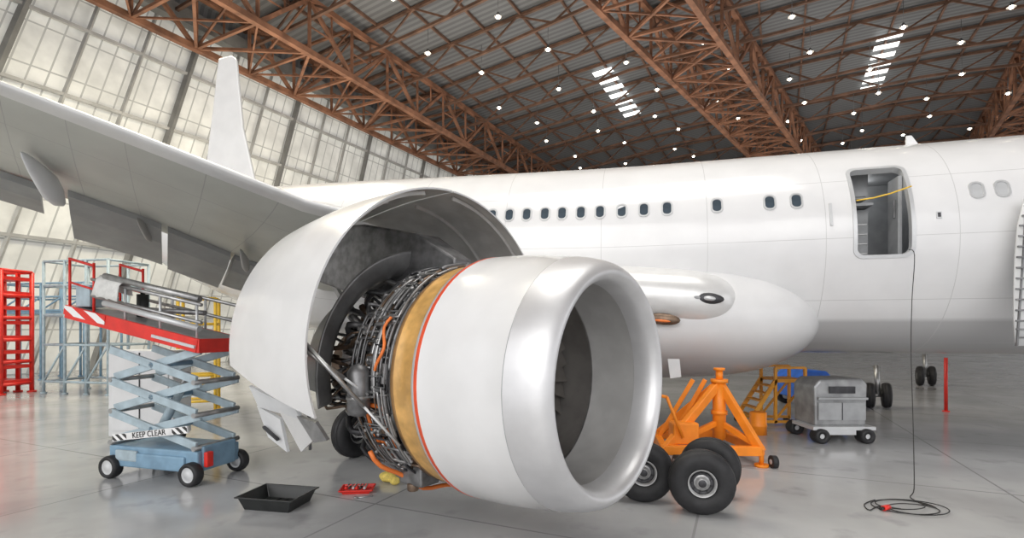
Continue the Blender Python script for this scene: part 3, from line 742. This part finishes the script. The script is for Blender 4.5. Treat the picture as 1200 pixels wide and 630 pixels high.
def frame_stand(name, c, w, d, h, levels, mat, label, cat, rot=0, decks=(), n=2, r=.035, group=None, dm=None):
    e = top(name, c, label, cat, group); c = V(c); ux = V((math.cos(rot), math.sin(rot), 0)); uy = V((-ux.y, ux.x, 0)); R = Matrix((ux, uy, Z)).transposed()
    def q(a, b_, z): return c+ux*a*w/2+uy*b_*d/2+Z*z
    for i in range(n+1):
        for b_ in (-1, 1):
            mb = MB(); a = -1+2*i/n; mb.cyl(q(a, b_, .05), q(a, b_, h), r, n=8); mb.cyl(q(a, b_, 0), q(a, b_, .06), r*2, n=10); mk(mb, 'post', mat, e)
    for z in levels:
        mb = MB()
        for b_ in (-1, 1): mb.cyl(q(-1, b_, z), q(1, b_, z), r*.85, n=8)
        for a in (-1, 1): mb.cyl(q(a, -1, z), q(a, 1, z), r*.85, n=8)
        mk(mb, 'rail', mat, e)
    for i in range(n):
        mb = MB(); a = -1+2*i/n; mb.cyl(q(a, -1, levels[0]), q(a+2/n, -1, levels[1]), r*.7, n=8); mk(mb, 'brace', mat, e)
    for dk in decks:
        mb = MB(); mb.box(q(0, 0, dk), (w, d, .14), R); mk(mb, 'deck', dm or GREY, e)
    return e
frame_stand('work_stand', (-17.4, 21.5, 0), 3.2, 1.8, 5.4, [.5, 2.0, 3.2, 4.4, 5.4], BLUEG, 'pale blue tubular maintenance work stand', 'work stand', -.2, (3.2,), 3, .055)
frame_stand('work_stand', (-24.2, 27.5, 0), 5.5, 2.0, 5.0, [3.6, 4.3, 5.0], BLUE, 'blue tubular maintenance work stand near the hangar wall', 'work stand', -.2, (3.5,), 4, .06, dm=BLUE)
frame_stand('access_steps', (-20.9, 21.0, 0), 1.3, 1.2, 5.0, [.4, 1.3, 2.2, 3.1, 4.0, 5.0], RED, 'red steel access tower with red shelves', 'access stand', -.1, (.5, 1.1, 1.7, 2.3, 2.9, 3.5, 4.1, 4.7), 2, .08, dm=RED)
frame_stand('ladder_frame', (-9.9, 16.2, 0), 1.0, .8, 3.6, [.4, 1.2, 2.0, 2.8, 3.6], YEL, 'yellow steel ladder frame under the wing', 'ladder', .4, (), 1, .05)
cab_ = top('equipment_cabinet', (-8.6, 12.2, 0), 'off-white equipment cabinet on castors behind the lift', 'cabinet')
mb = MB(); mb.box((-8.6, 12.2, 1.15), (1.5, .7, 2.0)); mk(mb, 'cabinet_body', WHITE2, cab_, bevel=.03)
mb = MB(); mb.box((-8.6, 11.84, 1.2), (1.3, .03, 1.8)); mb.box((-8.6, 11.82, 1.2), (.02, .03, 1.8), mat=1); mk(mb, 'cabinet_door', [WHITE2, DARK], cab_)
for x in (-9.2, -8.0):
    for y in (11.95, 12.45):
        mb = MB(); mb.cyl((x-.03, y, .08), (x+.03, y, .08), .08, n=12); mk(mb, 'castor', RUB, cab_)

# ------------------------------------------------------------------ small floor items
def tray(name, c, w, d, h, rot, mat, label, cat):
    e = top(name, c, label, cat); c = V(c); ux = V((math.cos(rot), math.sin(rot), 0)); uy = V((-ux.y, ux.x, 0))
    def q(a, b_, z, k): return c+ux*a*w/2*k+uy*b_*d/2*k+Z*z
    mb = MB(); ring = []
    for (k, z) in ((.82, 0), (1.0, h), (1.07, h), (1.07, h-.02), (1.03, h-.02), (.97, h-.03), (.8, .015)):
        ring += [q(a, b_, z, k) for a, b_ in ((-1, -1), (1, -1), (1, 1), (-1, 1))]
    fs = [(3, 2, 1, 0)]
    for r in range(6):
        for i in range(4): fs.append((r*4+i, r*4+(i+1) % 4, (r+1)*4+(i+1) % 4, (r+1)*4+i))
    fs.append((24, 25, 26, 27)); mb.add(ring, fs); mk(mb, 'tray_body', mat, e, bevel=.008)
    return e, q
e, q = tray('drip_tray', (-3.52, 7.7, 0), .88, .66, .2, -.2, BLACKP, 'empty black plastic drip tray on the concrete floor', 'tray')
mb = MB()
for k in (-.3, .0, .3): mb.beam(q(k, -.75, .02, 1), q(k, .75, .02, 1), .02, .012)
mk(mb, 'tray_rib', BLACKP, e)
e, q = tray('tool_tray', (-2.52, 8.35, 0), .5, .34, .07, .1, RED, 'red tool tray filled with hand tools', 'tool tray')
for k in range(6):
    x = -2.68+.06*k; dx = random.uniform(-.015, .015)
    t_ = top('hand_tool', (x, 8.35, .05), 'small steel hand tool lying in the red tray', 'tool', 'tools in the red tray')
    mb = MB(); mb.cyl((x, 8.32, .085), (x+dx, 8.44, .09), .012, n=8); mk(mb, 'tool_shaft', STEEL, t_)
    mb = MB(); mb.cyl((x, 8.32, .085), (x-dx*.6, 8.24, .085), .02, n=8); mk(mb, 'tool_handle', [RED, BLACKP, FRAMEG][k % 3], t_)
mb = MB(); mb.cyl((-2.42, 8.0, .012), (-2.2, 8.1, .012), .012, n=8); mb.ell((-2.44, 7.99, .02), X, Y, Z, .04, .03, .015, 12, 6)
mk(mb, 'wrench', STEEL, label='steel wrench lying on the floor by the tray', cat='tool')
mb = MB(); mb.lathe((-2.14, 8.85, .09), V((.8, -.6, 0)), V((.6, .8, 0)), Z*.75, [(-.17, .001), (-.16, .07), (-.05, .12), (.08, .1), (.16, .06), (.18, .001)], 12); mb.ell((-1.99, 8.7, .07), X, Y, Z, .09, .08, .07, 12, 8)
mk(mb, 'work_glove_bundle', M('yellow_cloth', (.8, .62, .15), .8, 0, .2, 20, .5), label='bundle of yellow work gloves on the floor', cat='gloves')
e = top('power_cable', (5.95, 7.6, 0), 'black power cable hanging from the doorway', 'cable')
pts = [(8.02, 10.35, 4.25), (7.98, 10.15, 4.1), (7.85, 10.05, 3.2), (7.6, 9.75, 2.2), (7.2, 9.2, 1.2), (6.75, 8.6, .5), (6.4, 8.15, .1), (6.2, 7.95, .02)]
def cat(pts, n=8):
    pts = [V(p) for p in pts]; out = []
    for i in range(len(pts)-1):
        p0 = pts[max(i-1, 0)]; p1 = pts[i]; p2 = pts[i+1]; p3 = pts[min(i+2, len(pts)-1)]
        for k in range(n):
            t = k/n; out.append(.5*((2*p1)+(p2-p0)*t+(2*p0-5*p1+4*p2-p3)*t*t+(3*p1-p0-3*p2+p3)*t**3))
    out.append(pts[-1]); return out
for k in range(60):
    a = k*.33; r = .26+.12*math.sin(k*.21); pts.append((5.85+r*1.5*math.cos(a)+.1*math.sin(k*.1), 7.55+r*math.sin(a), .012+.0005*k))
mb = MB(); mb.pipe(cat(pts, 5), .008, 6); mk(mb, 'cable_cord', TRUE_B, e)
mb = MB(); mb.pipe(cat([(5.7, 7.5, .015), (5.45, 7.6, .015), (5.2, 7.45, .015), (5.3, 7.7, .015), (5.6, 7.9, .015)], 6), .008, 6); mk(mb, 'cable_tail', TRUE_B, e)
mb = MB(); mb.cyl((5.4, 7.45, .04), (5.52, 7.5, .04), .038, n=12); mb.cyl((5.35, 7.43, .04), (5.4, 7.45, .04), .025, n=12, mat=1); mk(mb, 'plug', [RED, BLACKP], e, label='red plug')
e = top('marker_post', (13.9, 16.4, 0), 'slim red marker post standing on the floor', 'post')
mb = MB(); mb.cyl((13.9, 16.4, .03), (13.9, 16.4, 1.72), .05, n=14); mk(mb, 'post_tube', RED, e)
mb = MB(); mb.cyl((13.9, 16.4, 0), (13.9, 16.4, .03), .1, n=20); mk(mb, 'base_plate', RED, e)

# ------------------------------------------------------------------ orange jack
jx, jy = 4.25, 10.5
e = top('aircraft_jack', (jx, jy, 0), 'orange steel tripod axle jack on castors under the wing root', 'jack')
mb = MB(); mb.cyl((jx, jy, .4), (jx, jy, 1.6), .13, n=20); mb.cyl((jx, jy, 1.55), (jx, jy, 1.62), .17, n=20); mb.cyl((jx, jy, .9), (jx, jy, .98), .16, n=20); mk(mb, 'jack_cylinder', ORANGE, e)
mb = MB(); mb.cyl((jx, jy, 1.6), (jx, jy, 1.8), .07, n=16); mb.cyl((jx, jy, 1.8), (jx, jy, 1.85), .11, n=16); mk(mb, 'jack_ram', ORANGE, e)
feet = [(2.95, 9.95), (4.8, 9.85), (4.7, 11.5), (3.2, 11.4)]
for (x, y) in feet:
    mb = MB(); mb.beam((jx, jy, 1.55), (x, y, .28), .13, .16); mk(mb, 'jack_leg', ORANGE, e, bevel=.015)
    mb = MB(); mb.cyl((x, y, .0), (x, y, .05), .13, n=16); mb.cyl((x, y, .05), (x, y, .4), .045, n=10); mk(mb, 'jack_foot', ORANGE, e)
for i in range(4):
    a = feet[i]; c = feet[(i+1) % 4]; mb = MB(); mb.beam((a[0], a[1], .3), (c[0], c[1], .3), .14, .18); mk(mb, 'base_beam', ORANGE, e, bevel=.015)
for (x, y) in feet[:2]:
    mb = MB(); mb.beam((x, y, .35), (jx, jy, .75), .09, .11); mk(mb, 'base_strut', ORANGE, e, bevel=.01)
mb = MB(); mb.box((3.4, 10.15, .6), (.5, .35, .42)); mk(mb, 'pump_box', ORANGE, e, bevel=.03)
mb = MB(); mb.cyl((3.3, 9.9, .55), (2.95, 9.75, 1.35), .03, n=8); mb.cyl((2.95, 9.75, 1.35), (2.8, 9.75, 1.38), .03, n=8); mk(mb, 'tow_bar', ORANGE, e)
mb = MB(); mb.beam((3.1, 10.9, .3), (3.75, 10.6, 1.6), .07, .09); mb.beam((3.4, 10.9, .3), (4.0, 10.6, 1.6), .07, .09); mk(mb, 'support_arm', ORANGE, e, bevel=.01)
for (x, y) in ((3.15, 9.8), (4.98, 9.75)):
    mb = MB(); mb.cyl((x-.05, y, .12), (x+.05, y, .12), .12, n=18); mb.cyl((x-.055, y, .12), (x+.055, y, .12), .05, n=12, mat=1); mk(mb, 'castor', [RUB, FRAMEG], e)

e = top('maintenance_steps', (7.0, 14.2, 0), 'orange-yellow wheeled maintenance steps under the belly', 'steps')
YO = M('orange_yellow_paint', (.75, .33, .04), .45)
for y in (13.8, 14.6):
    mb = MB(); mb.beam((6.4, y, .15), (7.1, y, 1.25), .07, .1); mb.beam((7.1, y, 1.25), (7.9, y, 1.25), .07, .09); mb.beam((7.9, y, .1), (7.9, y, 1.6), .07)
    mb.beam((7.1, y, .1), (7.1, y, 1.6), .07); mb.beam((6.4, y, .15), (7.9, y, .15), .07); mb.beam((7.1, y, .2), (7.9, y, 1.2), .05); mb.beam((7.1, y, 1.6), (7.9, y, 1.6), .06); mk(mb, 'side_frame', YO, e)
for k in range(5):
    mb = MB(); mb.box((6.5+.13*k, 14.2, .3+.2*k), (.2, .7, .03)); mk(mb, 'step_tread', YO, e)
mb = MB(); mb.box((7.5, 14.2, 1.27), (.8, .78, .04)); mk(mb, 'deck', YO, e)
for x in (6.45, 7.85):
    for y in (13.75, 14.65):
        mb = MB(); mb.cyl((x, y-.03, .09), (x, y+.03, .09), .09, n=14); mk(mb, 'castor', RUB, e)
e = top('service_cart', (7.75, 12.4, 0), 'grey metal service cart with black tyres under the belly', 'service cart')
mb = MB(); prof = [(7.1, .36), (8.3, .36), (8.34, 1.35), (8.22, 1.48), (7.22, 1.46), (7.08, 1.3)]
k = len(prof); vs = [V((x, 12.0, z)) for x, z in prof]+[V((x, 12.9, z)) for x, z in prof]
mb.add(vs, [tuple(range(k)), tuple(reversed(range(k, 2*k)))]+[(i, i+k, (i+1) % k+k, (i+1) % k) for i in range(k)]); mk(mb, 'cart_body', M('cart_grey', (.3, .305, .31), .4, .4, .25, 3), e, bevel=.05)
mb = MB(); mb.box((7.72, 11.98, .72), (1.1, .03, .4)); mb.box((7.72, 11.97, .72), (.02, .03, .4), mat=1); mb.box((7.72, 11.95, 1.02), (1.15, .06, .05)); mb.box((7.72, 11.97, 1.22), (.6, .03, .16), mat=1); mk(mb, 'cart_panel', [GREY, DARK], e)
mb = MB(); mb.box((7.7, 12.3, .34), (1.45, .9, .08)); mb.box((7.6, 11.85, .26), (.7, .05, .12)); mk(mb, 'cart_chassis', FRAMEG, e)
for (x, y) in ((7.15, 11.9), (8.2, 11.9), (7.15, 12.95), (8.2, 12.95)):
    mb = MB(); mb.lathe((x, y, .17), Y, X, Z, [(-.12, .06), (-.16, .14), (-.12, .17), (.12, .17), (.16, .14), (.12, .06)], 20, closed=True); mb.cyl((x, y-.1, .17), (x, y+.1, .17), .06, n=14, mat=1); mk(mb, 'wheel', [RUB, FRAMEG], e)
def far_gear(x, y, R, lab):
    e = top('wheel_trolley', (x, y, 0), lab, 'trolley')
    wheel_parts((x-.28, y, R), (1, -.6, 0), R, .28, e); wheel_parts((x+.28, y, R), (1, -.6, 0), R, .28, e)
    mb = MB(); mb.cyl((x-.3, y, R), (x+.3, y, R), .06); mb.cyl((x, y, R), (x, y+.1, R+1.0), .08); mk(mb, 'axle', STEEL, e)
far_gear(19.4, 24, .45, 'twin black wheels on a steel axle under the aircraft')
far_gear(12.3, 17.2, .42, 'twin black wheels on a steel axle behind the cart')
e = top('tow_tractor', (10.2, 17.2, 0), 'low bright blue tow tractor parked behind the cart', 'tractor')
mb = MB(); prof = [(9.4, .35), (11.1, .35), (11.1, .9), (10.6, 1.05), (10.4, 1.25), (9.7, 1.28), (9.4, .95)]
k = len(prof); vs = [V((x, 16.9, z)) for x, z in prof]+[V((x, 18.4, z)) for x, z in prof]
mb.add(vs, [tuple(range(k)), tuple(reversed(range(k, 2*k)))]+[(i, i+k, (i+1) % k+k, (i+1) % k) for i in range(k)]); mk(mb, 'tractor_body', BLUEB, e, bevel=.05)
mb = MB(); mb.box((9.55, 16.88, .9), (.12, .03, .3)); mk(mb, 'lamp', RED, e)
for (x, y) in ((9.8, 16.9), (10.8, 16.9), (9.8, 18.4), (10.8, 18.4)):
    mb = MB(); mb.lathe((x, y, .3), Y, X, Z, [(-.12, .15), (-.13, .25), (-.08, .3), (.08, .3), (.13, .25), (.12, .15)], 22, closed=True); mb.cyl((x, y-.1, .3), (x, y+.1, .3), .15, n=14, mat=1); mk(mb, 'wheel', [RUB, FRAMEG], e)
mb = MB(); quadplate(mb, (3.38, 11.1, 2.0), (3.6, 11.0, 2.0), (3.62, 10.95, 1.62), (3.42, 11.05, 1.58), .03); mk(mb, 'gear_door', WHITE2, air)
e = top('oil_drum', (6.2, 12.9, 0), 'small orange drum under the belly', 'drum')
mb = MB(); mb.lathe((6.2, 12.9, 0), Z, X, Y, [(0, .001), (0, .2), (.2, .2), (.21, .21), (.24, .21), (.25, .2), (.55, .2), (.56, .18), (.56, .001)], 24); mk(mb, 'drum_body', ORANGE, e)

# ------------------------------------------------------------------ light
w = bpy.data.worlds.new('world'); sc.world = w; w.use_nodes = True
w.node_tree.nodes['Background'].inputs[0].default_value = (.98, .98, 1, 1); w.node_tree.nodes['Background'].inputs[1].default_value = 1.25
def sun(name, d, e_, ang, col=(1, 1, 1)):
    l = bpy.data.lights.new(name, 'SUN'); l.energy = e_; l.angle = math.radians(ang); l.color = col
    o = bpy.data.objects.new(name, l); sc.collection.objects.link(o); o.rotation_euler = V(d).to_track_quat('-Z', 'Y').to_euler()
sun('daylight_from_hangar_mouth', (.35, 1, -.62), 1.35, 50, (1, .98, .95))
def area(name, p, sz, e_, col=(1, .97, .92), up=False):
    l = bpy.data.lights.new(name, 'AREA'); l.shape = 'RECTANGLE'; l.size = sz[0]; l.size_y = sz[1]; l.energy = e_; l.color = col
    o = bpy.data.objects.new(name, l); sc.collection.objects.link(o); o.location = p
    if up: o.rotation_euler = (pi, 0, 0)
    return o
area('overhead_fill_light', (2, 8, 22), (14, 8), 1900)  # unseen fill added overhead to soften light on the aircraft top
area('overhead_fill_light', (-14, 22, 21), (10, 10), 4200, (1, .92, .72))  # unseen warm fill added for a glow over left wing and wall
area('roof_fill_uplight', (6, 40, 9), (30, 14), 3000, (1, .96, .9), True)  # upward fills added low behind the fuselage to brighten the roof, not fixtures
area('roof_fill_uplight', (34, 52, 9), (30, 20), 2600, (1, .96, .9), True)
area('roof_fill_uplight', (-14, 34, 9), (10, 14), 1800, (1, .9, .72), True)
sc.view_settings.view_transform = 'Standard'; sc.view_settings.look = 'None'; sc.view_settings.exposure = .1
